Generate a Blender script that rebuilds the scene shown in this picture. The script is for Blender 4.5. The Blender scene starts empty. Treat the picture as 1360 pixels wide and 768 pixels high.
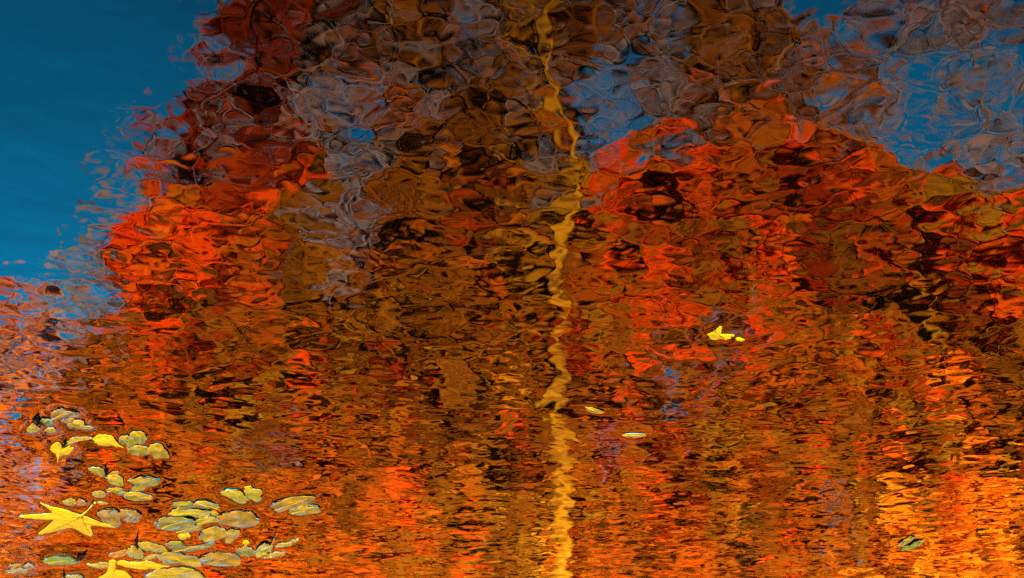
import bpy, math, random
import numpy as np
from mathutils import Vector, Matrix

random.seed(7)
rng = np.random.default_rng(11)
R = math.radians
scn = bpy.context.scene
COL = scn.collection

# ---------------------------------------------------------------- camera
# a photographer crouching by the pond; the photograph is shown turned upside down (camera rolled 180 degrees)
PITCH = R(28.5)
CAM_H = 0.90
FPX = 1889.0                       # focal length in photo pixels (1360 wide) = 50 mm
cam_d = bpy.data.cameras.new('camera')
cam_d.lens = 50.0
cam_d.sensor_width = 36.0
cam_d.clip_start = 0.05
cam_d.clip_end = 3000
cam_d.dof.use_dof = True
cam_d.dof.focus_distance = 2.3
cam_d.dof.aperture_fstop = 6.0
cam = bpy.data.objects.new('camera', cam_d)
COL.objects.link(cam)
scn.camera = cam
CAM = Vector((0, 0, CAM_H))
FWD = Vector((0, math.cos(PITCH), -math.sin(PITCH)))
RIGHT = Vector((-1, 0, 0))
UP = Vector((0, -math.sin(PITCH), -math.cos(PITCH)))
m3 = Matrix((RIGHT, UP, -FWD)).transposed()
cam.matrix_world = Matrix.Translation(CAM) @ m3.to_4x4()

# ---------------------------------------------------------------- world, sun, exposure
SUN_EL, SUN_AZ = R(12), R(188)      # azimuth from +Y towards +X: sun low behind the camera
w = bpy.data.worlds.new('World')
scn.world = w
w.use_nodes = True
nt = w.node_tree
bg = nt.nodes['Background']
sky = nt.nodes.new('ShaderNodeTexSky')
sky.sky_type = 'NISHITA'
sky.sun_disc = False
sky.sun_elevation = SUN_EL
sky.sun_rotation = SUN_AZ
sky.ozone_density = 3.0
sky.air_density = 1.0
sky.dust_density = 0.3
tint = nt.nodes.new('ShaderNodeMix')
tint.data_type = 'RGBA'
tint.blend_type = 'MULTIPLY'
tint.inputs[0].default_value = 1.0
tint.inputs[7].default_value = (0.02, 0.78, 0.86, 1)
nt.links.new(sky.outputs[0], tint.inputs[6])
nt.links.new(tint.outputs[2], bg.inputs[0])
bg.inputs[1].default_value = 0.13
sd = bpy.data.lights.new('sun', 'SUN')
sd.energy = 5.0
sd.angle = R(0.5)
sd.color = (1.0, 0.86, 0.66)
sun = bpy.data.objects.new('sun', sd)
COL.objects.link(sun)
sdir = Vector((math.sin(SUN_AZ) * math.cos(SUN_EL), math.cos(SUN_AZ) * math.cos(SUN_EL), math.sin(SUN_EL)))
sun.rotation_euler = sdir.to_track_quat('Z', 'Y').to_euler()
sun.location = sdir * 60
scn.view_settings.view_transform = 'Standard'
scn.view_settings.look = 'None'
scn.view_settings.gamma = 1.0
scn.view_settings.exposure = 3.32
scn.cycles.max_bounces = 6
scn.cycles.use_denoising = False
scn.cycles.sample_clamp_indirect = 20

# ---------------------------------------------------------------- helpers
def ray(u, v):
    d = FWD + RIGHT * ((u - 680) / FPX) + UP * ((384 - v) / FPX)
    return d.normalized()

def on_water(u, v, z=0.0):
    d = ray(u, v)
    t = (z - CAM.z) / d.z
    return CAM + d * t

def across(u, v, dist):
    """where on the far side, dist metres away, stands what the still pond shows at photo pixel u, v"""
    d = ray(u, v)
    p = CAM + d * (-CAM.z / d.z)
    k = (dist - p.y) / d.y
    return Vector((p.x + d.x * k, dist, -d.z * k))

def tag(o, label=None, cat=None, group=None, kind=None):
    if label: o['label'] = label
    if cat: o['category'] = cat
    if group: o['group'] = group
    if kind: o['kind'] = kind
    return o

def empty(name, loc):
    o = bpy.data.objects.new(name, None)
    o.empty_display_size = 0.05
    COL.objects.link(o)
    o.location = loc
    return o

def link_mesh(name, me, mats, parent=None, smooth=False):
    o = bpy.data.objects.new(name, me)
    COL.objects.link(o)
    for m in (mats if isinstance(mats, (list, tuple)) else [mats]):
        me.materials.append(m)
    if parent is not None:
        o.parent = parent
    if smooth:
        me.polygons.foreach_set('use_smooth', [True] * len(me.polygons))
    return o

def np_mesh(name, verts, faces, colors=None):
    """verts (n,3), faces (m,k) all with k corners, colors (m,3) one per face"""
    me = bpy.data.meshes.new(name)
    nf, k = faces.shape
    me.vertices.add(len(verts)); me.loops.add(nf * k); me.polygons.add(nf)
    me.vertices.foreach_set('co', np.ascontiguousarray(verts, dtype=np.float32).ravel())
    me.loops.foreach_set('vertex_index', faces.astype(np.int32).ravel())
    me.polygons.foreach_set('loop_start', np.arange(0, nf * k, k, dtype=np.int32))
    if colors is not None:
        a = me.color_attributes.new('leaf_colour', 'FLOAT_COLOR', 'CORNER')
        c = np.ones((nf, k, 4), dtype=np.float32)
        c[:, :, :3] = colors[:, None, :]
        a.data.foreach_set('color', c.ravel())
    me.update(calc_edges=True)
    return me

def tube(points, radii, seg=8, wob=0.0):
    """verts, faces of a tapered tube with closed ends"""
    P = [Vector(p) for p in points]
    vs, fs = [], []
    for i, p in enumerate(P):
        d = (P[min(i + 1, len(P) - 1)] - P[max(i - 1, 0)]).normalized()
        ref = Vector((0, 1, 0)) if abs(d.y) < 0.9 else Vector((1, 0, 0))
        a = d.cross(ref).normalized(); b = d.cross(a)
        for s in range(seg):
            t = 2 * math.pi * s / seg
            r = radii[i] * (1 + wob * random.uniform(-1, 1))
            q = p + (a * math.cos(t) + b * math.sin(t)) * r
            vs.append(q[:])
    for i in range(len(P) - 1):
        for s in range(seg):
            s2 = (s + 1) % seg
            fs.append((i * seg + s, i * seg + s2, (i + 1) * seg + s2, (i + 1) * seg + s))
    fs.append(tuple(range(seg)))
    fs.append(tuple((len(P) - 1) * seg + s for s in reversed(range(seg))))
    return vs, fs

def tube_obj(name, points, radii, mat, parent=None, seg=8, wob=0.0):
    vs, fs = tube(points, radii, seg, wob)
    me = bpy.data.meshes.new(name)
    me.from_pydata(vs, [], fs)
    return link_mesh(name, me, mat, parent, smooth=True)

# ---------------------------------------------------------------- materials
def new_mat(name):
    m = bpy.data.materials.new(name)
    m.use_nodes = True
    return m, m.node_tree.nodes, m.node_tree.links, m.node_tree.nodes['Principled BSDF']

def math_node(N, L, op, a, b=None, c=None):
    n = N.new('ShaderNodeMath'); n.operation = op
    for i, v in enumerate((a, b, c)):
        if v is None: continue
        if isinstance(v, (int, float)): n.inputs[i].default_value = v
        else: L.new(v, n.inputs[i])
    return n.outputs[0]

LEAF_K = 0.5
def noise_mat(name, c1, c2, scale=20, rough=0.8, bump=0.0, coat=0.0, stretch=(1, 1, 1), spec=0.5, detail=4, lo=0.35, hi=0.65):
    if name.endswith('_leaf') or name in ('leaf_vein', 'pale_leaf_stem'):
        f = LEAF_K * (0.84 if 'wet' in name else 0.94)
        c1 = tuple(v * f for v in c1); c2 = tuple(v * f for v in c2)
    m, N, L, P = new_mat(name)
    tc = N.new('ShaderNodeTexCoord'); mp = N.new('ShaderNodeMapping')
    mp.inputs['Scale'].default_value = stretch
    L.new(tc.outputs['Object'], mp.inputs[0])
    nz = N.new('ShaderNodeTexNoise'); nz.inputs['Scale'].default_value = scale; nz.inputs['Detail'].default_value = detail
    L.new(mp.outputs[0], nz.inputs['Vector'])
    cr = N.new('ShaderNodeValToRGB')
    cr.color_ramp.elements[0].position = lo; cr.color_ramp.elements[0].color = (*c1, 1)
    cr.color_ramp.elements[1].position = hi; cr.color_ramp.elements[1].color = (*c2, 1)
    L.new(nz.outputs[0], cr.inputs[0]); L.new(cr.outputs[0], P.inputs['Base Color'])
    P.inputs['Roughness'].default_value = rough
    P.inputs['Specular IOR Level'].default_value = 0.02 if (name.endswith('_leaf') or name in ('leaf_vein', 'pale_leaf_stem', 'black_twig_and_reflection')) else spec
    bump *= 0.3 if name.endswith('_leaf') else 1.0
    P.inputs['Coat Weight'].default_value = coat * 0.22 if coat > 0.8 else coat * 0.15
    P.inputs['Coat Roughness'].default_value = 0.06
    P.inputs['Coat IOR'].default_value = 1.33
    if bump:
        b = N.new('ShaderNodeBump'); b.inputs['Distance'].default_value = bump
        L.new(nz.outputs[0], b.inputs['Height']); L.new(b.outputs[0], P.inputs['Normal'])
    return m

def foliage_mat():
    m, N, L, P = new_mat('autumn_foliage')
    at = N.new('ShaderNodeAttribute'); at.attribute_name = 'leaf_colour'
    L.new(at.outputs['Color'], P.inputs['Base Color'])
    P.inputs['Roughness'].default_value = 0.7
    P.inputs['Specular IOR Level'].default_value = 0.0
    tr = N.new('ShaderNodeBsdfTranslucent'); L.new(at.outputs['Color'], tr.inputs['Color'])
    mx = N.new('ShaderNodeMixShader'); mx.inputs[0].default_value = 0.3
    L.new(P.outputs[0], mx.inputs[1]); L.new(tr.outputs[0], mx.inputs[2])
    L.new(mx.outputs[0], N['Material Output'].inputs['Surface'])
    return m

M_FOL = foliage_mat()
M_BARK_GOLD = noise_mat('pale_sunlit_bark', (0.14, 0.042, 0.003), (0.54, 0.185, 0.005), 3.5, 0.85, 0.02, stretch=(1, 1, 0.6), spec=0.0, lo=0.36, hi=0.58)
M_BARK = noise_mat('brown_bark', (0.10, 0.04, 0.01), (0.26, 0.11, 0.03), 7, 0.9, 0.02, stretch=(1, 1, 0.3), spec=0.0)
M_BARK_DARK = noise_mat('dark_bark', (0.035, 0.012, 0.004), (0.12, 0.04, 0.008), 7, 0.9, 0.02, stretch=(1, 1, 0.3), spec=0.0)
M_TWIG = noise_mat('mauve_grey_twig_bark', (0.20, 0.13, 0.14), (0.34, 0.23, 0.24), 3, 0.85)
M_GROUND = noise_mat('leaf_littered_earth', (0.05, 0.03, 0.015), (0.25, 0.10, 0.03), 14, 0.95, 0.03, detail=8)

# water: dark pond, dielectric mirror, ripples as relief in metres
RIP = dict(swell=0.0024, cell=0.145, cell2=0.05, fine=0.00002, mid=0.00032)
def water_mat():
    m, N, L, P = new_mat('rippled_pond_water')
    P.inputs['Base Color'].default_value = (0.0004, 0.0002, 0.0001, 1)
    P.inputs['Roughness'].default_value = 0.0
    P.inputs['IOR'].default_value = 1.40
    tc = N.new('ShaderNodeTexCoord')
    pos = tc.outputs['Object']
    def mapping(scale, rot=0.0, src=None):
        mp = N.new('ShaderNodeMapping'); mp.inputs['Scale'].default_value = scale
        mp.inputs['Rotation'].default_value = (0, 0, rot); L.new(src or pos, mp.inputs[0]); return mp.outputs[0]
    # ripples get shorter away from the sheltered near bank
    sx = N.new('ShaderNodeSeparateXYZ'); L.new(pos, sx.inputs[0])
    yy = math_node(N, L, 'MULTIPLY', math_node(N, L, 'MULTIPLY_ADD', sx.outputs[1], 0.08, 0.58), sx.outputs[1])
    cb = N.new('ShaderNodeCombineXYZ'); L.new(sx.outputs[0], cb.inputs[0]); L.new(yy, cb.inputs[1])
    pos = cb.outputs[0]
    # warp of the coordinates, so that the cells are uneven
    wn = N.new('ShaderNodeTexNoise'); wn.inputs['Scale'].default_value = 14; wn.inputs['Detail'].default_value = 2
    L.new(pos, wn.inputs['Vector'])
    vs = N.new('ShaderNodeVectorMath'); vs.operation = 'MULTIPLY_ADD'
    L.new(wn.outputs['Color'], vs.inputs[0]); vs.inputs[1].default_value = (0.05, 0.05, 0); L.new(pos, vs.inputs[2])
    wpos = vs.outputs[0]
    def cells(scale, k, smooth, stretch, rot):
        v = N.new('ShaderNodeTexVoronoi'); v.voronoi_dimensions = '2D'; v.feature = 'SMOOTH_F1'
        v.inputs['Scale'].default_value = scale; v.inputs['Smoothness'].default_value = smooth
        L.new(mapping(stretch, rot, wpos), v.inputs['Vector'])
        d = math_node(N, L, 'DIVIDE', v.outputs['Distance'], float(scale))
        d2 = math_node(N, L, 'MULTIPLY', d, d)
        return math_node(N, L, 'MULTIPLY', d2, k)
    n1 = N.new('ShaderNodeTexNoise'); n1.inputs['Scale'].default_value = 5.0; n1.inputs['Detail'].default_value = 2; n1.inputs['Roughness'].default_value = 0.45
    L.new(mapping((1.0, 1.5, 1), R(12)), n1.inputs['Vector'])
    h = math_node(N, L, 'MULTIPLY', n1.outputs[0], RIP['swell'])
    h = math_node(N, L, 'ADD', h, cells(36, RIP['cell'], 0.55, (1, 1.1, 1), R(8)))
    h = math_node(N, L, 'ADD', h, cells(21, -RIP['cell2'], 0.5, (0.9, 1.1, 1), R(-20)))
    n2 = N.new('ShaderNodeTexNoise'); n2.inputs['Scale'].default_value = 20; n2.inputs['Detail'].default_value = 1; n2.inputs['Distortion'].default_value = 0.8
    L.new(mapping((0.9, 1.1, 1), R(-25)), n2.inputs['Vector'])
    h = math_node(N, L, 'ADD', h, math_node(N, L, 'MULTIPLY', n2.outputs[0], RIP['mid']))
    n3 = N.new('ShaderNodeTexNoise'); n3.inputs['Scale'].default_value = 55; n3.inputs['Detail'].default_value = 1
    L.new(mapping((0.8, 1.2, 1), R(15)), n3.inputs['Vector'])
    h = math_node(N, L, 'ADD', h, math_node(N, L, 'MULTIPLY', n3.outputs[0], RIP['fine']))
    b = N.new('ShaderNodeBump'); b.inputs['Strength'].default_value = 1.0; b.inputs['Distance'].default_value = 1.0
    L.new(h, b.inputs['Height']); L.new(b.outputs[0], P.inputs['Normal'])
    return m
M_WATER = water_mat()

# ---------------------------------------------------------------- floating leaves: outlines
def Z(ox, oy, s, pts):
    return [(ox + x / s, oy + y / s) for x, y in pts]
A = lambda *p: Z(20, 540, 6.18, p)
B = lambda *p: Z(20, 644, 6.18, p)
C = lambda *p: Z(200, 620, 5.19, p)
D = lambda *p: Z(900, 410, 10.97, p)
E = lambda *p: Z(1160, 700, 13.6, p)

# (label, look, outline, dome in metres, extra: stem points)
LEAVES = [
 ('large bright yellow star-shaped leaf with long pointed lobes, lowest left', 'bright', B((20,262),(110,245),(230,240),(300,232),(290,212),(205,148),(290,180),(400,200),(470,225),(540,245),(600,265),(700,310),(860,355),(760,350),(625,335),(633,380),(635,435),(530,385),(490,362),(430,358),(360,378),(180,415),(240,360),(315,290),(270,285),(150,278)), 0.004, B((540,245),(600,195),(640,150),(655,135))),
 ('small bright yellow heart-shaped leaf with a thin tail', 'bright', A((295,345),(320,312),(365,308),(385,330),(400,338),(440,328),(470,345),(455,375),(420,395),(385,402),(365,412),(355,435),(347,462),(350,430),(348,410),(328,390),(303,368)), 0.003, None),
 ('bright yellow oval leaf with a pointed right tip, above the heart-shaped leaf', 'bright', A((648,285),(660,255),(710,235),(760,242),(810,265),(845,310),(900,345),(850,332),(790,322),(720,320),(670,308)), 0.004, A((648,270),(635,240),(618,200))),
 ('thin yellow crescent leaf curling up between heart-shaped and oval leaf', 'gold', A((410,325),(430,290),(460,262),(520,252),(600,262),(640,265),(560,278),(500,285),(450,298),(425,315)), 0.003, None),
 ('wet olive leaf touching the right tip of the bright oval leaf', 'olive', A((855,280),(880,245),(930,242),(985,265),(1000,290),(970,315),(900,310)), 0.005, None),
 ('small round wet leaf with a grey sheen, topmost of the group of four', 'olive', A((945,235),(980,205),(1040,208),(1065,235),(1080,280),(1040,300),(1000,285),(975,255)), 0.005, None),
 ('flat wet olive leaf below the small round one', 'olive', A((915,345),(960,325),(1030,325),(1085,345),(1090,380),(1030,395),(960,385)), 0.004, None),
 ('wet golden leaf with a ragged right end beside the dark blue gap', 'wet_gold', A((1090,345),(1130,315),(1200,315),(1225,350),(1250,380),(1245,420),(1160,425),(1130,395)), 0.004, None),
 ('mauve brown wet leaf, topmost of all the leaves at the left', 'brown', A((300,60),(350,25),(420,30),(520,55),(470,85),(380,90),(320,100)), 0.005, None),
 ('small brown wet leaf tucked under the topmost mauve leaf', 'brown', A((380,115),(440,95),(480,103),(460,140),(400,130)), 0.004, None),
 ('small wet green leaf beside the dark twig', 'green', A((210,110),(250,95),(300,115),(310,145),(260,155),(215,135)), 0.004, None),
 ('wet gold and green leaf at the right of the topmost group', 'wet_gold', A((440,150),(480,115),(560,120),(570,160),(640,170),(600,185),(500,180)), 0.004, None),
 ('torn yellow leaf scrap below the dark twig, farthest left of its group', 'gold', A((95,185),(150,145),(200,165),(195,200),(130,215)), 0.002, None),
 ('small yellow brown scrap right of the torn yellow scrap', 'wet_gold', A((250,190),(300,175),(340,195),(310,215),(265,212)), 0.002, None),
 ('small wet olive leaf above left of the veined yellow green leaf', 'olive', A((610,505),(660,495),(720,515),(745,545),(720,565),(660,555),(625,530)), 0.004, None),
 ('small oval yellow green leaf with a clear middle vein', 'yellow_green', A((750,580),(790,562),(850,570),(885,610),(880,645),(810,635),(765,610)), 0.004, None),
 ('tiny orange leaf scrap on top of the veined yellow green leaf', 'orange', A((760,560),(800,535),(850,535),(845,552),(800,558)), 0.002, None),
 ('lobed wet olive leaf like a maple, right of the veined leaf', 'olive', A((920,605),(970,600),(1030,570),(1060,585),(1110,580),(1160,600),(1195,605),(1170,640),(1130,655),(1080,660),(1050,685),(990,690),(950,675),(985,640)), 0.005, None),
 ('wide wet gold leaf lying just below the lobed olive leaf', 'wet_gold', A((890,738),(930,702),(1000,697),(1050,715),(1110,735),(1130,755),(1060,768),(960,765)), 0.005, None),
 ('narrow wet leaf left of the wide gold leaf', 'olive', A((755,682),(810,665),(885,680),(860,700),(780,705)), 0.003, None),
 ('thin teal-tinged leaf sliver between two olive leaves', 'green', A((835,720),(880,705),(925,705),(900,722),(860,728)), 0.002, None),
 ('small gold leaf above the stem of the star-shaped leaf', 'gold', A((640,710),(690,695),(740,715),(735,745),(650,745)), 0.003, None),
 ('left half of the shiny overlapping pair beside the star-shaped leaf', 'brown_gold', B((690,235),(740,208),(830,202),(848,240),(866,285),(855,328),(790,318),(715,280)), 0.006, None),
 ('right half of the shiny overlapping pair, round with a mauve sheen', 'brown', B((858,225),(900,202),(970,205),(1020,240),(1025,285),(980,305),(915,292),(875,270)), 0.006, None),
 ('yellow scrap behind the star-shaped leaf', 'gold', B((390,135),(430,120),(480,115),(500,150),(460,172),(420,165)), 0.003, None),
 ('orange scrap behind the star-shaped leaf, next to the yellow scrap', 'orange', B((508,135),(530,118),(560,130),(590,150),(560,170),(515,168)), 0.003, None),
 ('thin pale yellow leaf sliver right of the star leaf stem', 'gold', B((668,145),(700,140),(750,150),(755,160),(700,163)), 0.002, None),
 ('golden yellow leaf beside the black curled stem reflection near the bottom', 'gold', B((1000,485),(1050,475),(1130,480),(1210,510),(1240,550),(1180,555),(1110,545),(1050,528)), 0.005, None),
 ('crumpled mottled gold leaf under the black curled stem reflection', 'gold', B((920,535),(950,505),(1000,500),(1045,550),(1040,600),(980,610),(925,575)), 0.006, None),
 ('narrow gold leaf tip showing below the golden leaf', 'gold', B((1055,605),(1110,578),(1180,575),(1150,600),(1080,618)), 0.003, None),
 ('dull orange leaf left of the crumpled mottled gold leaf', 'orange', B((770,575),(850,545),(908,532),(905,572),(860,590),(800,592)), 0.003, None),
 ('long green leaf with a black blob at its right end', 'green_bright', B((235,628),(280,602),(380,592),(470,600),(512,625),(480,648),(400,655),(300,650)), 0.005, B((238,630),(225,625),(205,600))),
 ('long bright yellow leaf with a ragged top edge at the bottom', 'bright', B((840,650),(880,632),(900,622),(920,635),(960,632),(1020,638),(1080,630),(1170,655),(1255,675),(1180,685),(1080,692),(960,685),(890,668)), 0.003, None),
 ('tattered pale yellow leaf left of the long bright yellow leaf', 'gold', B((575,640),(640,652),(700,638),(760,645),(755,680),(700,690),(620,668)), 0.003, None),
 ('pale yellow lobed leaf cut off by the bottom edge', 'bright', B((775,625),(830,628),(825,700),(900,712),(960,767),(960,800),(660,800),(670,767),(740,730),(760,700)), 0.004, None),
 ('flat green and teal leaf at the far left edge near the bottom', 'green', B((-60,705),(0,690),(60,690),(100,712),(50,722),(-60,724)), 0.003, None),
 ('mauve wet scrap above the flat green leaf at the left edge', 'brown', B((75,665),(110,645),(150,670),(130,690),(85,690)), 0.004, None),
 ('brown wet scrap at the very left edge', 'brown', B((-40,660),(35,650),(40,672),(0,682),(-40,682)), 0.003, None),
 ('dark olive leaf at the bottom edge below the long green leaf', 'olive', B((400,762),(440,742),(530,742),(560,767),(540,790),(410,790)), 0.004, None),
 ('wet yellow leaf, left half of the pair beneath the blue streak', 'yellow_green', C((495,175),(540,160),(610,165),(640,195),(675,215),(670,238),(610,245),(560,215),(520,195)), 0.005, None),
 ('yellow leaf with notched edge, right half of the pair beneath the blue streak', 'yellow_green', C((650,150),(690,135),(720,155),(760,165),(765,215),(745,235),(690,215),(655,188)), 0.004, None),
 ('dark green pointed leaf at the upper left of the right-hand raft', 'green', C((148,262),(200,245),(260,240),(288,258),(280,288),(200,283)), 0.005, None),
 ('olive leaf with a long right tip, topmost of the right-hand raft', 'olive', C((296,262),(350,232),(420,250),(490,288),(420,286),(340,283)), 0.005, None),
 ('wavy yellow olive leaf under the two topmost of the right-hand raft', 'yellow_green', C((140,312),(180,292),(280,294),(350,302),(395,295),(405,320),(370,350),(310,345),(260,330),(200,340),(155,330)), 0.005, None),
 ('broad olive green leaf with a blunt left end in the right-hand raft', 'green', C((38,390),(100,350),(160,345),(260,355),(305,375),(300,405),(230,420),(100,432),(55,420)), 0.006, None),
 ('slim olive leaf along the lower side of the broad olive green leaf', 'olive', C((165,440),(200,428),(300,412),(340,403),(350,425),(260,450),(190,455)), 0.003, None),
 ('narrow yellow green leaf right of the broad olive green leaf', 'yellow_green', C((315,372),(380,350),(450,348),(465,375),(400,385),(340,397)), 0.004, None),
 ('small plain bright yellow leaf below the broad olive green leaf', 'bright', C((195,470),(250,457),(270,480),(240,500),(200,495)), 0.003, None),
 ('small curled gold leaf touching the blue-backed oval leaf', 'gold', C((412,318),(440,302),(466,325),(440,342)), 0.003, None),
 ('large oval orange brown leaf with a blue sheen on its back', 'brown_gold', C((465,350),(500,320),(580,308),(660,315),(720,340),(735,375),(690,402),(590,408),(500,388)), 0.007, None),
 ('long wet orange leaf floating alone at the right of the raft', 'brown_gold', C((840,265),(900,235),(1000,210),(1080,200),(1130,225),(1100,256),(1030,268),(960,280),(900,305),(860,290)), 0.006, None),
 ('small wet leaf with a teal back overlapping the long orange leaf', 'wet_gold', C((960,295),(1020,275),(1100,262),(1165,295),(1120,315),(1040,330),(975,320)), 0.006, None),
 ('rounded ochre leaf with a mauve left end below the blue-backed oval leaf', 'wet_gold', C((340,480),(370,435),(440,422),(515,435),(505,468),(480,492),(380,510)), 0.006, None),
 ('broken gold leaf with a torn edge right of the rounded ochre leaf', 'wet_gold', C((505,490),(530,442),(575,432),(618,455),(580,495),(530,525)), 0.004, None),
 ('flat green-backed leaf under the small plain yellow leaf', 'green', C((108,535),(140,515),(200,520),(240,545),(180,558),(120,553)), 0.004, None),
 ('long thin green leaf with a pointed right end in the raft', 'green', C((165,568),(230,556),(330,545),(430,525),(420,550),(300,575),(190,582)), 0.004, None),
 ('broad wet ochre leaf with teal spots near the bottom of the raft', 'olive', C((60,612),(120,592),(230,602),(320,628),(325,670),(290,685),(210,660),(120,665),(75,650)), 0.006, None),
 ('broad wet orange leaf with a dark teal back near the bottom of the raft', 'brown_gold', C((342,635),(380,605),(460,592),(560,600),(610,630),(590,665),(520,680),(420,675),(355,655)), 0.007, None),
 ('wet leaf with a green back beside the upright yellow stalk', 'green', C((590,570),(640,550),(690,562),(722,590),(690,612),(620,600)), 0.005, None),
 ('cupped yellow olive leaf leaning on the upright yellow stalk', 'yellow_green', C((728,588),(770,532),(825,528),(832,560),(800,598),(745,613)), 0.008, None),
 ('slim green leaf right of the upright yellow stalk', 'yellow_green', C((850,550),(900,527),(965,522),(962,540),(900,553)), 0.004, None),
 ('flat gold leaf below the slim green leaf at the raft end', 'wet_gold', C((770,622),(850,590),(920,592),(910,610),(830,627)), 0.003, None),
 ('tiny round bright yellow leaf on top of the raft', 'bright', C((635,520),(660,508),(680,525),(662,546),(640,542)), 0.003, None),
 ('tiny pointed yellow green leaf farthest right in the raft', 'yellow_green', C((968,512),(1010,498),(1018,510),(985,524)), 0.002, None),
 ('large mottled yellow green leaf at the bottom edge under the raft', 'yellow_green', C((15,725),(60,702),(130,707),(200,692),(280,707),(340,750),(355,790),(10,790)), 0.005, None),
 ('lone bright yellow lobed leaf out in the dark water at the right', 'bright', D((430,375),(500,350),(560,300),(610,262),(645,270),(620,340),(640,375),(800,378),(825,405),(750,415),(780,430),(700,455),(620,440),(560,460),(480,450),(455,410)), 0.003, None),
 ('small yellow leaf tip at the right of the lone lobed leaf', 'bright', D((845,435),(900,425),(980,455),(920,485),(870,475)), 0.003, None),
 ('dark green curled leaf in the orange water, lower right', 'green_bright', E((500,430),(550,350),(620,350),(740,270),(860,250),(870,285),(800,340),(690,390),(600,400)), 0.005, None),
 ('yellow leaf with a black hooked stem reflection beside the dark green curled leaf', 'wet_gold', E((440,320),(560,230),(680,170),(720,200),(640,280),(520,335)), 0.004, E((685,160),(690,100),(710,65),(745,45))),
 ('narrow gold leaf lying flat right of the bright trunk reflection, upper', 'wet_gold', [(778,541),(786,541),(800,547),(795,549),(782,546)], 0.002, None),
 ('narrow gold leaf lying flat right of the bright trunk reflection, lower', 'wet_gold', [(827,578),(835,576),(850,576.5),(857,579),(845,581),(832,580.5)], 0.002, None),
]
LOOKS = {
 'bright':       noise_mat('bright_yellow_leaf', (0.56, 0.25, 0.002), (0.74, 0.36, 0.003), 60, 0.7, 0.0004, coat=0.0, lo=0.3, hi=0.6),
 'gold':         noise_mat('golden_leaf', (0.26, 0.12, 0.004), (0.42, 0.25, 0.006), 90, 0.4, 0.001, coat=0.5),
 'wet_gold':     noise_mat('wet_golden_leaf', (0.09, 0.09, 0.006), (0.52, 0.25, 0.002), 26, 0.3, 0.0012, coat=1.0),
 'olive':        noise_mat('wet_olive_leaf', (0.04, 0.075, 0.008), (0.46, 0.25, 0.002), 24, 0.3, 0.0012, coat=1.0),
 'yellow_green': noise_mat('wet_yellow_green_leaf', (0.12, 0.13, 0.005), (0.54, 0.31, 0.003), 26, 0.3, 0.0012, coat=1.0),
 'green':        noise_mat('wet_green_leaf', (0.015, 0.06, 0.012), (0.34, 0.22, 0.004), 24, 0.3, 0.0012, coat=1.0),
 'green_bright': noise_mat('green_leaf', (0.08, 0.11, 0.006), (0.18, 0.19, 0.008), 45, 0.35, 0.001, coat=0.6),
 'brown':        noise_mat('wet_brown_leaf', (0.08, 0.05, 0.012), (0.42, 0.18, 0.004), 26, 0.3, 0.0012, coat=1.0),
 'brown_gold':   noise_mat('wet_orange_brown_leaf', (0.05, 0.06, 0.010), (0.44, 0.19, 0.004), 24, 0.3, 0.0012, coat=1.0),
 'orange':       noise_mat('orange_leaf', (0.30, 0.08, 0.003), (0.48, 0.16, 0.005), 60, 0.45, 0.001, coat=0.5),
}
M_VEIN = noise_mat('leaf_vein', (0.36, 0.16, 0.004), (0.50, 0.24, 0.006), 80, 0.5)
M_STEM = noise_mat('pale_leaf_stem', (0.34, 0.19, 0.01), (0.46, 0.28, 0.02), 80, 0.5)
M_BLACK = noise_mat('black_twig_and_reflection', (0.002, 0.001, 0.001), (0.008, 0.004, 0.002), 80, 0.9)  # for dark twigs, the husk and the dark mirror images of stems

def catmull(pts, n=4):
    out = []
    m = len(pts)
    for i in range(m):
        p0, p1, p2, p3 = (np.array(pts[(i + k - 1) % m], float) for k in range(4))
        for j in range(n):
            t = j / n
            out.append(0.5 * ((2 * p1) + (-p0 + p2) * t + (2 * p0 - 5 * p1 + 4 * p2 - p3) * t * t + (-p0 + 3 * p1 - 3 * p2 + p3) * t ** 3))
    return out

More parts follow.
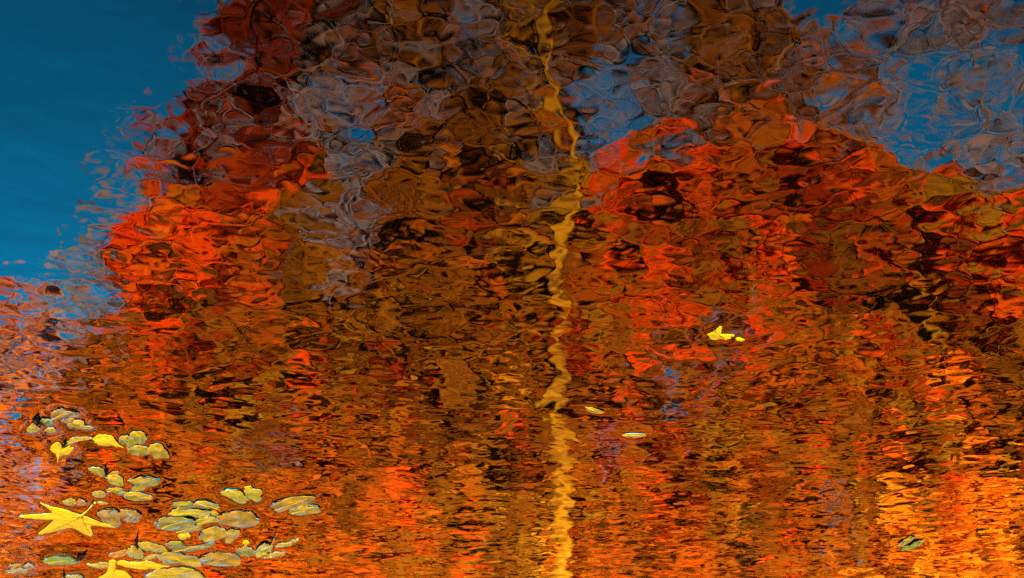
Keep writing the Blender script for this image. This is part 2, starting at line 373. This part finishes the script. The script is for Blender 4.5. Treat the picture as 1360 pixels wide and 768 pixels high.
LEAF_POLYS = []
def make_leaf(label, look, outline, dome, stem):
    star = 'star-shaped' in label and look == 'bright' and len(outline) > 20
    lobed = star or 'lobed' in label or 'maple' in label
    pts = catmull(outline, 2 if lobed else 4)
    cu, cv = sum(p[0] for p in pts) / len(pts), sum(p[1] for p in pts) / len(pts)
    if not lobed:                     # uneven, nibbled edge
        f1, f2, f3 = (random.uniform(0, 6.28) for _ in range(3))
        notch = random.sample(range(len(pts)), 3)
        out = []
        for i, p in enumerate(pts):
            a = 6.283 * i / len(pts)
            k = 1.08 + 0.06 * math.sin(3 * a + f1) + 0.05 * math.sin(6 * a + f2) + 0.045 * math.sin(11 * a + f3) + random.uniform(-0.02, 0.02)
            if i in notch: k -= random.uniform(0.15, 0.35)
            elif (i + 1) % len(pts) in notch: k -= random.uniform(0.0, 0.12)
            out.append((cu + (p[0] - cu) * k, cv + (p[1] - cv) * k))
        pts = out
    W = [on_water(u, v, 0.0008) for u, v in pts]
    P = np.array([(p.x, p.y) for p in W])
    LEAF_POLYS.append((P, look not in ('bright', 'gold')))
    c = P.mean(0)
    if star: c = np.array(on_water(97, 690, 0)[:2])
    q = P - c
    dome *= 0.35 if star else (0.48 if look not in ('bright', 'gold') else 0.35)
    n = len(q)
    size = np.sqrt((q ** 2).sum(1)).max()
    root = empty('floating_leaf', (c[0], c[1], 0.0))
    tag(root, label, 'leaf', 'fallen leaves floating on the pond')
    cov = np.cov(q.T); ev, evec = np.linalg.eigh(cov); ax = evec[:, 1]; bx = evec[:, 0]
    s1 = np.abs(q @ ax).max(); s2 = max(np.abs(q @ bx).max(), 1e-4)
    ph = random.uniform(0, 6.28); ph2 = random.uniform(0, 6.28)
    wav = 0.3
    nlobe = random.choice((2, 3))
    wet = look not in ('bright', 'gold')
    seedv = random.uniform(0.7, 1.3)
    def zf(x, y, t):
        a = (x * ax[0] + y * ax[1]) / s1; b = (x * bx[0] + y * bx[1]) / s2
        z = dome * (1 - t * t) ** 1.6 if not wet else dome * 0.85 * t * t * (1.3 - 0.6 * t)    # wet leaves are cupped, rims proud of the water
        z += dome * wav * math.sin(3.1 * a * seedv + ph) * (0.35 + 0.65 * t) * (1 if wet else 1.2)
        z += dome * 0.35 * wav * math.sin(6.5 * b + 4 * a + ph2)
        if wet:
            z += dome * 0.9 * math.exp(-((b - 0.3 * math.sin(3 * a + ph)) / 0.22) ** 2) * (1 - t ** 3)   # furrow along the middle
        else:
            z += dome * 0.35 * max(0, t - 0.72) * (1.2 + math.sin(4 * a + ph))                       # dry edge curling up
        return max(z, 0.0) + 0.0008
    rings = [1.0, 0.93, 0.84, 0.72, 0.58, 0.42, 0.25]
    vs, fs = [], []
    for t in rings:
        for x, y in q * t:
            vs.append((x, y, zf(x, y, t)))
    vs.append((0, 0, zf(0, 0, 0)))
    for k in range(len(rings) - 1):
        for i in range(n):
            j = (i + 1) % n
            fs.append((k * n + i, k * n + j, (k + 1) * n + j, (k + 1) * n + i))
    last = (len(rings) - 1) * n
    for i in range(n):
        fs.append((last + i, last + (i + 1) % n, n * len(rings)))
    area = 0.5 * sum(q[i][0] * q[(i + 1) % n][1] - q[(i + 1) % n][0] * q[i][1] for i in range(n))
    if area < 0: fs = [tuple(reversed(f)) for f in fs]
    me = bpy.data.meshes.new('blade'); me.from_pydata(vs, [], fs)
    bl = link_mesh('blade', me, LOOKS[look], root, smooth=True)
    so = bl.modifiers.new('thickness', 'SOLIDIFY'); so.thickness = 0.0005; so.offset = -1
    def rib(name, a0, a1, r, mat=M_VEIN):
        pp, rr = [], []
        K = 9
        for k in range(K):
            s = k / (K - 1)
            xy = a0 * (1 - s) + a1 * s
            # relative radius of that point in the outline
            rad = math.hypot(*xy)
            if rad < 1e-6: t = 0
            else:
                ang = np.arctan2(q[:, 1], q[:, 0]); aa = math.atan2(xy[1], xy[0])
                dd = np.abs((ang - aa + math.pi) % (2 * math.pi) - math.pi)
                o = np.argsort(dd)[:2]
                t = min(1.0, rad / max(np.sqrt((q[o] ** 2).sum(1)).mean(), 1e-6))
            pp.append((xy[0], xy[1], zf(xy[0], xy[1], t) + r * 0.25)); rr.append(r * (1 - 0.7 * s))
        tube_obj(name, pp, rr, mat, root, seg=5)
    if star:
        base = np.array(on_water(*B((545, 248))[0], 0)[:2]) - c
        for tip in B((30, 262), (215, 155), (190, 413), (632, 430), (850, 353)):
            e = np.array(on_water(*tip, 0)[:2]) - c
            rib('vein', base * 0.97, e * 0.9, 0.0011)
    elif size > 0.018:
        rib('midrib', -ax * s1 * 0.8, ax * s1 * 0.8, 0.0006 if wet else 0.0005)
    if stem:
        pp = []
        for k, (u, v) in enumerate(stem):
            p = on_water(u, v, 0.0)
            if k == 0: b0 = p
            black = 'black' in label or 'oval leaf with a pointed' in label or look == 'green_bright'
            if black:   # mirror image of a standing stem, built as a low black tube
                d = ray(u, v); y = b0.y - 0.002 * k
                kk = (y - CAM.y) / d.y; p = CAM + d * kk; p.z = min(p.z, 0.004)
            pp.append((p.x - c[0], p.y - c[1], max(p.z, 0) + 0.003))
        r0 = 0.0012
        tube_obj('stem', pp, [r0 * (1.0 + (0.9 if (star and k >= len(pp) - 2) else 0)) for k in range(len(pp))], M_BLACK if black else M_STEM, root, seg=6)
    return root

for L_ in LEAVES: make_leaf(*L_)

# bits of twig and stalk among the leaves; black stalks are modelled stem reflections
def water_bit(name, label, cat, px, lift, rad, mat, knob=None):
    """px: photo pixels along the piece; lift: height in metres of each point"""
    base = on_water(px[0][0], px[0][1], 0)
    pts = []
    for (u, v), z in zip(px, lift):
        z = 0.0015 + z * 0.15
        p = on_water(u, v, z); pts.append((p.x - base.x, p.y - base.y, z))
    root = empty(name, (base.x, base.y, 0))
    tag(root, label, cat, 'twigs and stalks among the floating leaves')
    tube_obj('shaft', pts, rad, mat, root, seg=6, wob=0.15)
    if knob:
        k = pts[knob[0]]
        bump = []
        rr = []
        for s in range(6):
            a = s / 5
            bump.append((k[0] + (a - 0.5) * knob[1] * 2, k[1] + 0.004 * math.sin(7 * a), k[2] + 0.002 * math.sin(3.1 * a))); rr.append(knob[1] * (0.25 + math.sin(math.pi * a) * 0.75) * random.uniform(0.7, 1.1))
        tube_obj('knot', bump, rr, mat, root, seg=7, wob=0.25)
water_bit('curled_stalk_reflection', 'black reflection of a curled stalk over the crumpled mottled gold leaf', 'stalk', B((1005,525),(990,490),(998,455),(1010,418)), (0.006,0.012,0.022,0.032), (0.0018,0.0022,0.0015,0.001), M_BLACK, (1, 0.0035))  # reflection in the water, modelled as a black tube
water_bit('dark_twig', 'dark forked twig at the left of the topmost leaf group', 'twig', A((140,120),(175,122),(215,140),(255,158)), (0.003,0.006,0.005,0.003), (0.002,0.004,0.0028,0.0015), M_BLACK, (1, 0.004))
water_bit('dark_twig', 'short dark twig end crossing the forked twig', 'twig', A((182,150),(184,118),(186,85)), (0.004,0.008,0.014), (0.002,0.003,0.0012), M_BLACK)
water_bit('black_husk', 'black ragged husk at the right end of the long green leaf', 'husk', B((508,622),(530,600),(560,585),(590,562)), (0.003,0.008,0.010,0.012), (0.002,0.0045,0.003,0.001), M_BLACK, (1, 0.004))
water_bit('upright_stalk', 'upright yellow stalk at the right end of the raft of leaves', 'stalk', C((828,625),(828,590),(826,560),(850,500),(870,465)), (0.002,0.006,0.010,0.02,0.03), (0.0014,0.0014,0.0013,0.0012,0.0008), M_STEM)
water_bit('dark_stalk_reflection', 'short black stalk reflection above the veined yellow green leaf', 'stalk', A((745,565),(748,540),(735,525),(750,500)), (0.004,0.008,0.012,0.018), (0.002,0.003,0.0015,0.001), M_BLACK)
water_bit('dark_stalk_reflection', 'black stalk tip reflection at the bottom edge below the long green leaf', 'stalk', B((405,765),(400,745),(392,722)), (0.003,0.008,0.014), (0.002,0.002,0.001), M_BLACK)
water_bit('dark_stalk_reflection', 'dark bent stalk reflection above the heart-shaped leaf', 'stalk', A((385,330),(400,315),(412,300),(420,290)), (0.003,0.006,0.008,0.01), (0.0015,0.002,0.0015,0.001), M_BLACK)

# ---------------------------------------------------------------- the pond: one sheet, dented where leaves rest on its skin
def axis(fine0, fine1, step, lo, hi, mid=0.02):
    a = list(np.arange(fine0, fine1, step))
    x, s = fine0, step
    left = []
    while x > lo:
        s = min(s * 1.12, 3.0) if (x < -1.3 or x > 3.4 or s < mid) else mid
        x -= s; left.append(x)
    x, s = fine1, step
    right = [x]
    while x < hi:
        s = min(s * 1.12, 3.0)
        x += s; right.append(x)
    return np.array(left[::-1] + a + right)
allp = np.concatenate([p for p, w_ in LEAF_POLYS[:65]])
x0, x1 = allp[:, 0].min() - 0.03, allp[:, 0].max() + 0.03
y0, y1 = allp[:, 1].min() - 0.03, allp[:, 1].max() + 0.03
xs = axis(x0, x1, 0.0022, -60, 60)
ys = axis(y0, y1, 0.0026, -1.2, 11.5)
X, Y = np.meshgrid(xs, ys)
H = np.zeros_like(X)
for P, wet in LEAF_POLYS:
    mn, mx = P.min(0) - 0.03, P.max(0) + 0.03
    ix = np.where((xs > mn[0]) & (xs < mx[0]))[0]; iy = np.where((ys > mn[1]) & (ys < mx[1]))[0]
    if len(ix) < 4 or len(iy) < 4: continue
    sl = (slice(iy[0], iy[-1] + 1), slice(ix[0], ix[-1] + 1))
    gx, gy = X[sl], Y[sl]
    dist = np.full(gx.shape, 1e9); inside = np.zeros(gx.shape, bool)
    n = len(P)
    for i in range(n):
        a, b = P[i], P[(i + 1) % n]
        e = b - a; L2 = max((e ** 2).sum(), 1e-12)
        t = np.clip(((gx - a[0]) * e[0] + (gy - a[1]) * e[1]) / L2, 0, 1)
        dist = np.minimum(dist, np.hypot(gx - a[0] - t * e[0], gy - a[1] - t * e[1]))
        cross = ((a[1] > gy) != (b[1] > gy)) & (gx < (b[0] - a[0]) * (gy - a[1]) / (b[1] - a[1] + 1e-15) + a[0])
        inside ^= cross
    h = -0.0006 * np.exp(-dist / 0.006)
    h = np.where(inside, -0.0006 - 0.002 * np.clip(dist / 0.008, 0, 1), h)
    cur = H[sl]
    H[sl] = np.where(inside | (cur < -0.00065), np.minimum(cur, h), np.where(np.abs(h) > np.abs(cur), h, cur))
nx, ny = len(xs), len(ys)
idx = np.arange(nx * ny).reshape(ny, nx)
F = np.stack([idx[:-1, :-1], idx[:-1, 1:], idx[1:, 1:], idx[1:, :-1]], -1).reshape(-1, 4)
me = np_mesh('water', np.stack([X.ravel(), Y.ravel(), H.ravel()], 1), F)
water = link_mesh('water', me, M_WATER, smooth=True)
tag(water, 'rippled dark pond surface mirroring blue sky and autumn trees', kind='structure')

# the ground: one sheet, dipping under the pond
gx = np.concatenate([np.linspace(-900, -70, 12), np.linspace(-62, 62, 80), np.linspace(70, 900, 12)])
gy = np.concatenate([np.linspace(-900, -30, 10), np.linspace(-24, 60, 110), np.linspace(70, 1500, 16)])
GX, GY = np.meshgrid(gx, gy)
edge = np.minimum(np.minimum(GY + 0.75, 10.8 - GY), 58 - np.abs(GX))          # > 0 inside the pond
edge = edge + 0.5 * np.sin(GX * 0.7) * (GY > 5)
gz = np.where(edge > 0, -np.clip(edge * 0.5, 0, 1.3), np.clip(-edge * 0.25, 0, 0.9)) + 0.05 * np.sin(GX * 1.7) * np.sin(GY * 1.3)
gi = np.arange(GX.size).reshape(GX.shape)
GF = np.stack([gi[:-1, :-1], gi[:-1, 1:], gi[1:, 1:], gi[1:, :-1]], -1).reshape(-1, 4)
g = link_mesh('ground', np_mesh('ground', np.stack([GX.ravel(), GY.ravel(), gz.ravel()], 1), GF), M_GROUND, smooth=True)
tag(g, 'leaf littered earth around and under the pond', kind='structure')

# ---------------------------------------------------------------- the trees across the pond
# what the pond shows, on a coarse grid of 40 pixels: 0 sky, 1 thin twigs, 2 dense twigs, 3 brown, 4 dark brown, 5 darkest,
# 6 dark red, 7 red, 8 fiery orange red, 9 bright orange, 10 burnt orange, 11 gold brown, 12 twigs with orange leaves, 13 bright gold
GRID = [
 [0, 0, 0, 0, 0, 0, 0, 0, 6, 6, 6, 4, 3, 3, 3, 2, 3, 11, 11, 4, 3, 2, 3, 3, 3, 3, 0, 0, 0, 2, 2, 2, 2, 2],
 [0, 0, 0, 0, 0, 0, 0, 1, 6, 6, 4, 6, 3, 3, 3, 2, 11, 11, 4, 3, 1, 2, 2, 3, 3, 3, 3, 2, 2, 1, 1, 1, 1, 0],
 [0, 0, 0, 0, 0, 0, 1, 6, 6, 4, 2, 2, 2, 3, 2, 3, 11, 11, 5, 1, 1, 2, 3, 3, 3, 3, 2, 2, 2, 1, 0, 1, 1, 0],
 [0, 0, 0, 0, 0, 0, 6, 6, 6, 1, 2, 2, 2, 3, 2, 4, 3, 11, 5, 1, 0, 1, 2, 4, 3, 10, 3, 2, 2, 1, 0, 1, 1, 1],
 [0, 0, 0, 0, 0, 1, 6, 2, 6, 8, 2, 2, 2, 3, 3, 4, 3, 3, 5, 1, 0, 2, 2, 4, 10, 10, 8, 10, 10, 1, 0, 1, 1, 1],
 [0, 0, 0, 0, 1, 1, 6, 6, 6, 8, 3, 2, 2, 3, 4, 3, 4, 3, 4, 1, 8, 10, 8, 8, 10, 8, 8, 8, 8, 10, 1, 8, 1, 2],
 [0, 0, 0, 1, 1, 8, 8, 6, 6, 8, 3, 2, 2, 3, 3, 6, 3, 4, 11, 8, 8, 10, 8, 3, 6, 7, 6, 6, 6, 8, 8, 11, 2, 2],
 [0, 0, 0, 1, 8, 9, 8, 8, 8, 10, 3, 2, 3, 4, 3, 3, 4, 6, 11, 10, 10, 6, 8, 3, 3, 8, 3, 6, 6, 10, 8, 8, 11, 8],
 [0, 0, 1, 1, 8, 8, 9, 8, 8, 3, 3, 3, 3, 4, 3, 3, 4, 11, 3, 10, 8, 6, 6, 3, 3, 8, 10, 3, 4, 10, 8, 6, 8, 8],
 [0, 0, 1, 1, 8, 8, 8, 6, 10, 3, 3, 2, 3, 4, 3, 3, 6, 11, 3, 10, 6, 10, 10, 3, 3, 10, 10, 3, 6, 4, 3, 10, 6, 8],
 [12, 12, 1, 1, 8, 10, 6, 6, 6, 3, 3, 3, 3, 3, 4, 3, 3, 11, 3, 10, 10, 3, 3, 10, 10, 10, 3, 10, 4, 10, 10, 6, 6, 8],
 [12, 12, 12, 10, 3, 8, 6, 3, 3, 3, 3, 3, 4, 3, 3, 3, 4, 3, 3, 6, 10, 3, 3, 2, 2, 3, 10, 3, 4, 10, 10, 10, 10, 10],
 [12, 12, 10, 3, 10, 8, 6, 3, 6, 10, 8, 3, 6, 6, 3, 3, 4, 3, 3, 7, 3, 10, 2, 2, 3, 3, 10, 3, 10, 10, 10, 9, 10, 4],
 [12, 10, 10, 3, 3, 10, 3, 3, 3, 6, 3, 3, 10, 6, 6, 3, 5, 3, 3, 7, 7, 3, 2, 3, 3, 10, 3, 10, 3, 3, 11, 10, 10, 3],
 [12, 10, 3, 3, 3, 10, 3, 3, 3, 2, 3, 10, 10, 10, 3, 4, 5, 3, 3, 3, 2, 7, 6, 3, 11, 10, 7, 3, 3, 3, 11, 11, 9, 5],
 [12, 12, 10, 3, 10, 3, 2, 3, 2, 3, 10, 3, 8, 10, 3, 11, 3, 4, 3, 3, 2, 7, 3, 11, 5, 6, 3, 3, 10, 3, 9, 9, 9, 9],
 [12, 12, 10, 3, 10, 10, 6, 3, 3, 10, 10, 4, 10, 8, 3, 11, 4, 3, 11, 3, 10, 8, 6, 3, 5, 4, 3, 2, 11, 10, 9, 9, 9, 9],
 [12, 10, 10, 10, 10, 3, 10, 3, 10, 10, 8, 3, 10, 8, 11, 3, 11, 11, 11, 10, 10, 8, 10, 3, 5, 3, 10, 2, 11, 10, 9, 9, 9, 9],
 [12, 10, 10, 6, 10, 3, 10, 3, 10, 8, 7, 10, 8, 10, 11, 3, 11, 11, 11, 10, 8, 8, 10, 10, 3, 8, 10, 10, 10, 9, 9, 9, 9, 9],
 [10, 10, 10, 3, 10, 10, 3, 10, 8, 7, 10, 8, 10, 11, 11, 11, 11, 13, 11, 10, 8, 10, 10, 10, 10, 8, 10, 10, 9, 9, 9, 9, 9, 9],
 [10, 10, 3, 10, 10, 10, 3, 10, 8, 7, 8, 8, 10, 10, 11, 11, 11, 13, 11, 10, 8, 8, 10, 10, 10, 8, 10, 10, 9, 9, 9, 9, 9, 9],
]
PAL = {   # leaf colours by kind of foliage: lists of (r, g, b); the dark browns hold crown shade
 6: [(0.34,0.018,0.002), (0.22,0.014,0.002), (0.44,0.04,0.003), (0.18,0.03,0.003)],
 7: [(0.85,0.035,0.003), (0.70,0.06,0.003), (0.45,0.04,0.003)],
 8: [(0.92,0.07,0.003), (0.76,0.09,0.003), (0.58,0.06,0.003), (0.85,0.045,0.003)],
 9: [(0.92,0.19,0.003), (0.88,0.13,0.003), (0.76,0.12,0.004), (0.92,0.30,0.008)],
 10: [(0.48,0.075,0.003), (0.60,0.085,0.003), (0.36,0.060,0.003), (0.50,0.11,0.004)],
 3: [(0.29,0.062,0.003), (0.22,0.046,0.003), (0.34,0.085,0.004), (0.25,0.070,0.004)],
 4: [(0.17,0.038,0.003), (0.13,0.028,0.003), (0.22,0.055,0.003)],  # darker leaf colour stands for shade inside the crowns
 5: [(0.09,0.022,0.003), (0.12,0.030,0.003)],  # darkest leaf colour, for deep crown shade and dark trunk streaks
 11: [(0.37,0.115,0.004), (0.28,0.080,0.004), (0.46,0.155,0.005)],
 13: [(0.62,0.24,0.008), (0.52,0.19,0.006), (0.72,0.32,0.010)],
}
# name, look, trunk pixel column, distance, which cells
TREES = [
 ('scarlet_maple',  'fiery red and orange maple mirrored in the pond at the left', 'tree', 250, 18.0),
 ('dark_red_oak',   'tall dark red oak mirrored at the upper left against the sky', 'tree', 395, 20.5),
 ('golden_sycamore','tall brown and gold tree with a pale golden trunk mirrored mid pond', 'tree', 742, 16.0),
 ('brown_oak',      'hazy brown tree mirrored at the upper right below the sky strip', 'tree', 928, 24.0),
 ('red_maple',      'broad red orange maple with a dark trunk mirrored at the right', 'tree', 1160, 18.5),
 ('bare_tree',      'thin leafless mauve grey tree mirrored at the upper right corner', 'tree', 1300, 28.0),
 ('orange_maple',   'glowing orange maple mirrored at the lower right', 'tree', 1236, 16.2),
 ('pale_orange_tree', 'pale orange tree with grey twigs mirrored at the left edge', 'tree', 20, 16.5),
 ('rust_tree',      'rust and brown tree mirrored in the lower left', 'tree', 530, 16.3),
 ('russet_tree',    'russet and scarlet tree with a near black trunk mirrored lower right of the golden trunk', 'tree', 993, 16.3),
]
def owner(c, r, k):
    x, y = c * 40 + 20, r * 40 + 20
    if k in (1, 2):
        if x > 1150 and y < 260: return 5
        if x < 200 and y < 420: return 0
    if y >= 440:
        if x < 150: return 7
        if x > 1190: return 6
        if x < 600: return 8
        if x < 800: return 2
        return 9
    if x < 130: return 7 if y >= 380 else 0
    if x < 440:
        if y < 240: return 1
        return 0 if x < 400 else 2
    if x < 480 and y < 120: return 1
    if x < 790: return 2
    if y < 160 or (y < 200 and x < 900): return 3
    if x > 1250: return 6 if y >= 240 else 5
    return 4

cells = [[] for _ in TREES]
nrow = len(GRID)
for r, row in enumerate(GRID):
    assert len(row) == 34, (r, len(row))
    for c in range(-3, 37):
        k = row[min(max(c, 0), 33)]
        if k == 0: continue
        cells[owner(c, r, k)].append((c, r, k))
for c in range(-3, 37):           # the crowns go on above and below what the picture shows
    for rr_ in (-1, -2):
        k = GRID[0][min(max(c, 0), 33)]
        if k != 0 and not (rr_ == -2 and random.random() < 0.3): cells[owner(c, 0, k)].append((c, rr_, k))
    for rr_ in range(nrow, nrow + 3):
        k = random.choice((GRID[-1][min(max(c + random.randint(-2, 2), 0), 33)], 3))
        cells[owner(c, 19, k)].append((c, rr_, k))

def leaf_batch(centers, size, cols):
    """kite-shaped, folded leaves turned every way; two triangles-worth of quads each"""
    n = len(centers)
    v = rng.normal(size=(n, 3)); v[:, 1] *= 0.5; v /= np.linalg.norm(v, axis=1)[:, None]     # along
    nn = rng.normal(size=(n, 3)) * 0.75 + np.array([0, -2.6, 0.3])
    s = np.cross(nn, v); s /= np.linalg.norm(s, axis=1)[:, None] + 1e-9
    nn = np.cross(v, s)
    L = (size * rng.uniform(0.7, 1.3, n))[:, None]; Wd = L * rng.uniform(0.34, 0.5, n)[:, None]
    fold = nn * L * 0.12
    a = centers - v * L * 0.5; b = centers + v * L * 0.5
    c = centers - v * L * 0.05 + s * Wd + fold; d = centers - v * L * 0.05 - s * Wd + fold
    V = np.stack([a, c, b, d], 1).reshape(-1, 3)
    Fc = np.arange(n * 4).reshape(n, 4)
    return V, Fc, cols

def prism_batch(p0, p1, r):
    n = len(p0)
    d = p1 - p0; d /= np.linalg.norm(d, axis=1)[:, None]
    ref = np.array([0, 1.0, 0.1]); a = np.cross(d, ref); a /= np.linalg.norm(a, axis=1)[:, None] + 1e-9
    b = np.cross(d, a)
    V = []
    for base, rad in ((p0, r), (p1, r * 0.45)):
        for k in range(3):
            t = 2.094 * k
            V.append(base + (a * math.cos(t) + b * math.sin(t)) * rad[:, None])
    V = np.stack(V, 1).reshape(-1, 3)
    o = (np.arange(n) * 6)[:, None, None]
    q = np.array([[0, 1, 4, 3], [1, 2, 5, 4], [2, 0, 3, 5]])[None]
    return V, (o + q).reshape(-1, 4)

TRUNKS = {   # photo pixel path (from low to high), radius in metres low/high, bark
 0: ([(262, 770), (255, 600), (270, 440), (255, 330)], 0.10, 0.03, M_BARK_DARK),
 1: ([(400, 770), (395, 500), (400, 300), (385, 120), (390, -40)], 0.17, 0.05, M_BARK_DARK),
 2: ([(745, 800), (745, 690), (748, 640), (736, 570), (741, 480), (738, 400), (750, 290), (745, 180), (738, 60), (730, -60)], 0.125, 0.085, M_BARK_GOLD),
 3: ([(935, 500), (930, 300), (932, 170), (918, 80), (930, -50)], 0.16, 0.07, M_BARK_DARK),
 4: ([(1140, 700), (1145, 500), (1155, 400), (1168, 300), (1160, 210)], 0.10, 0.04, M_BARK_DARK),
 5: ([(1300, 500), (1290, 300), (1310, 160), (1285, 60), (1300, -60)], 0.10, 0.05, M_BARK),
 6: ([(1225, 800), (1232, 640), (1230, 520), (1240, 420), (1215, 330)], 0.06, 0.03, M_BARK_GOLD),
 7: ([(10, 780), (-10, 600), (20, 450), (5, 390)], 0.06, 0.02, M_BARK),
 8: ([(640, 790), (665, 640), (680, 540), (670, 470)], 0.09, 0.03, M_BARK_DARK),
 9: ([(995, 790), (1000, 680), (988, 600), (1005, 520), (990, 450)], 0.085, 0.03, M_BARK_DARK),
}
def interp_path(path, n=22):
    P = [np.array(p, float) for p in path]
    out = []
    for i in range(n):
        t = i / (n - 1) * (len(P) - 1); k = min(int(t), len(P) - 2); f = t - k
        out.append(P[k] * (1 - f) + P[k + 1] * f)
    return out

for ti, (name, label, cat, px, dist) in enumerate(TREES):
    path, r0, r1, bark = TRUNKS[ti]
    pw = [across(u, v, dist) for u, v in interp_path(path)]
    foot = Vector((pw[0].x + random.uniform(-0.2, 0.2), dist, 0.2))
    root = empty(name, foot)
    tag(root, label, cat, 'autumn trees across the pond')
    pts = [Vector((0, 0, -0.4))] + [Vector((0, 0, 0)).lerp(pw[0] - foot, t) for t in (0.0, 0.25, 0.5, 0.75)] + [p - foot for p in pw]
    n = len(pts)
    rad = [r0 * (1.9 if i == 0 else 1.5 if i == 1 else 1.0) * (1 - i / n) + r1 * (i / n) for i in range(n)]
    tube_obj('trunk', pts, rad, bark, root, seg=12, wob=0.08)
    # crown
    LC, LS, LK = [], [], []
    S0, S1, SR = [], [], []
    clumps = []
    for (c, r, k) in cells[ti]:        # the deep side of the crown
        if k not in PAL: continue
        m = 34
        o = np.stack([np.array(across(c * 40 + random.uniform(0, 40), r * 40 + random.uniform(0, 40), dist + random.uniform(0.9, 1.6))[:]) for _ in range(m)])
        LC.append(o); LS.append(np.full(m, 0.018 * dist)); LK.append(np.array([random.choice(PAL[k] + PAL[3][:1]) for _ in range(m)]))
    for (c, r, k) in cells[ti]:
        low = r > 9
        leafy = ({1: 40, 2: 74, 12: 92}.get(k, 190) if low else {1: 22 if ti == 1 else 9, 2: 44, 12: 55}.get(k, 90))
        stick = {1: 20, 2: 9 if low else 36, 12: 22}.get(k, 12 if r < 5 else 3)
        ncl = 9 if low else 5
        for s in range(ncl):
            u = c * 40 + 20 + random.gauss(0, 19); v = r * 40 + 20 + random.gauss(0, 17)
            dd = dist + (random.uniform(-0.12 if r < 12 else -0.06, 1.1) if ti == 2 and 16 <= c <= 19 else random.uniform(-0.55, 0.55))
            o = np.array(across(u, v, dd)[:])
            rad_c = 40 / FPX * dist * random.uniform(0.32, 0.62) * (0.75 if low else 1)
            if k in PAL:
                shades = PAL[k]
                if r > 9 and random.random() < 0.42: shades = PAL[random.choice((10, 3, 3, 11, 8, 6, 4, 4))]
                elif r > 13 and k in (7, 8): shades = PAL[8] + PAL[9][:2] + PAL[10]
                elif 5 < r < 12 and 19 < c < 31 and k in (3, 10) and random.random() < 0.5: shades = PAL[random.choice((6, 7, 8, 8, 10))]
                elif r < 6 and k in (3, 4, 11) and random.random() < 0.15: shades = [(0.27, 0.12, 0.07), (0.21, 0.11, 0.08), (0.29, 0.12, 0.05)]  # mauve leaves paint the haze of twigs against sky
                elif r < 6 and k == 6 and random.random() < 0.6: shades = [(0.17, 0.012, 0.002), (0.24, 0.016, 0.002), (0.12, 0.016, 0.003)]
                elif random.random() < 0.15: shades = PAL[random.choice((10, 3))]
            elif k == 2: shades = PAL[3][:2] + PAL[10][:1] + ([] if low else [(0.27, 0.16, 0.14), (0.24, 0.15, 0.14), (0.20, 0.11, 0.08)])  # mauve tones put twig haze into the leaf colour
            elif k == 12: shades = PAL[10] + PAL[9][:2] + [(0.5, 0.2, 0.08)]
            else: shades = PAL[6] + [(0.26, 0.14, 0.13)] if ti == 1 else [(0.28, 0.17, 0.16), (0.22, 0.13, 0.11), (0.30, 0.15, 0.09)]  # thin-twig haze painted as mauve leaves
            main = np.array(random.choice(shades))
            m = int(leafy / ncl * random.uniform(0.6, 1.4))
            if m:
                pos = o + rng.normal(size=(m, 3)) * np.array([1.15, 0.45, 0.75]) * rad_c * 0.55
                own = np.array([random.choice(shades) for _ in range(m)])
                col = (main * 0.5 + own * 0.5 if low else main * 0.75 + own * 0.25) * rng.uniform(0.85, 1.15, (m, 1))
                LC.append(pos); LS.append(np.full(m, (0.0082 if low else 0.0125) * dist)); LK.append(col)
                clumps.append((o, k))
            m = int(stick / ncl * random.uniform(0.5, 1.6))
            if m and s < ncl:
                if k == 1 and random.random() < 0.3: continue
                ctr = o + rng.normal(size=(m, 3)) * rad_c * 0.8
                ln = rng.uniform(0.25, 0.7, m)[:, None] * dist / 20
                dr = rng.normal(size=(m, 3)) * np.array([0.8, 0.4, 0.5]) + np.array([random.uniform(-.6, .6), 0, 0.7])
                dr /= np.linalg.norm(dr, axis=1)[:, None]
                S0.append(ctr - dr * ln / 2); S1.append(ctr + dr * ln / 2); SR.append(rng.uniform(0.011, 0.022, m) * dist / 20)
    fo = np.array(foot[:])
    if LC:
        V, Fc, cc = leaf_batch(np.concatenate(LC) - fo, np.concatenate(LS), np.concatenate(LK))
        cr = link_mesh('crown', np_mesh('crown', V, Fc, np.clip(cc, 0, 1)), M_FOL, root)
        cr['kind'] = 'stuff'
    if S0:
        V, Fc = prism_batch(np.concatenate(S0) - fo, np.concatenate(S1) - fo, np.concatenate(SR))
        tw = link_mesh('twigs', np_mesh('twigs', V, Fc), M_TWIG, root)
        tw['kind'] = 'stuff'
    # limbs from the trunk out to some of the clumps
    random.shuffle(clumps)
    targets = [np.array(across(c * 40 + 20, r * 40 + 20, dist)[:]) for (c, r, k) in random.sample(cells[ti], min(14, len(cells[ti])))]
    for o in targets:
        q = Vector(o - fo) + Vector((0, random.uniform(-0.8, 0.8), 0))
        hgt = max(1.5, q.z - abs(q.x) * 0.75)
        j = min(range(n), key=lambda i: abs(pts[i].z - hgt))
        a = pts[j]
        if (q - a).length < 0.5: continue
        mid = a.lerp(q, 0.5) + Vector((random.uniform(-.2, .2), random.uniform(-.2, .2), -0.12 * (q - a).length))
        ps = []
        for i in range(9):
            t = i / 8
            p = a * (1 - t) ** 2 + mid * 2 * t * (1 - t) + q * t * t
            ps.append(p + Vector((random.uniform(-.03, .03), 0, random.uniform(-.03, .03))) * (1 if 0 < i < 8 else 0))
        rb = min(rad[j] * 0.45, 0.05)
        tube_obj('limb', ps, [rb * (1 - 0.8 * i / 8) for i in range(9)], bark if ti != 5 else M_TWIG, root, seg=6)
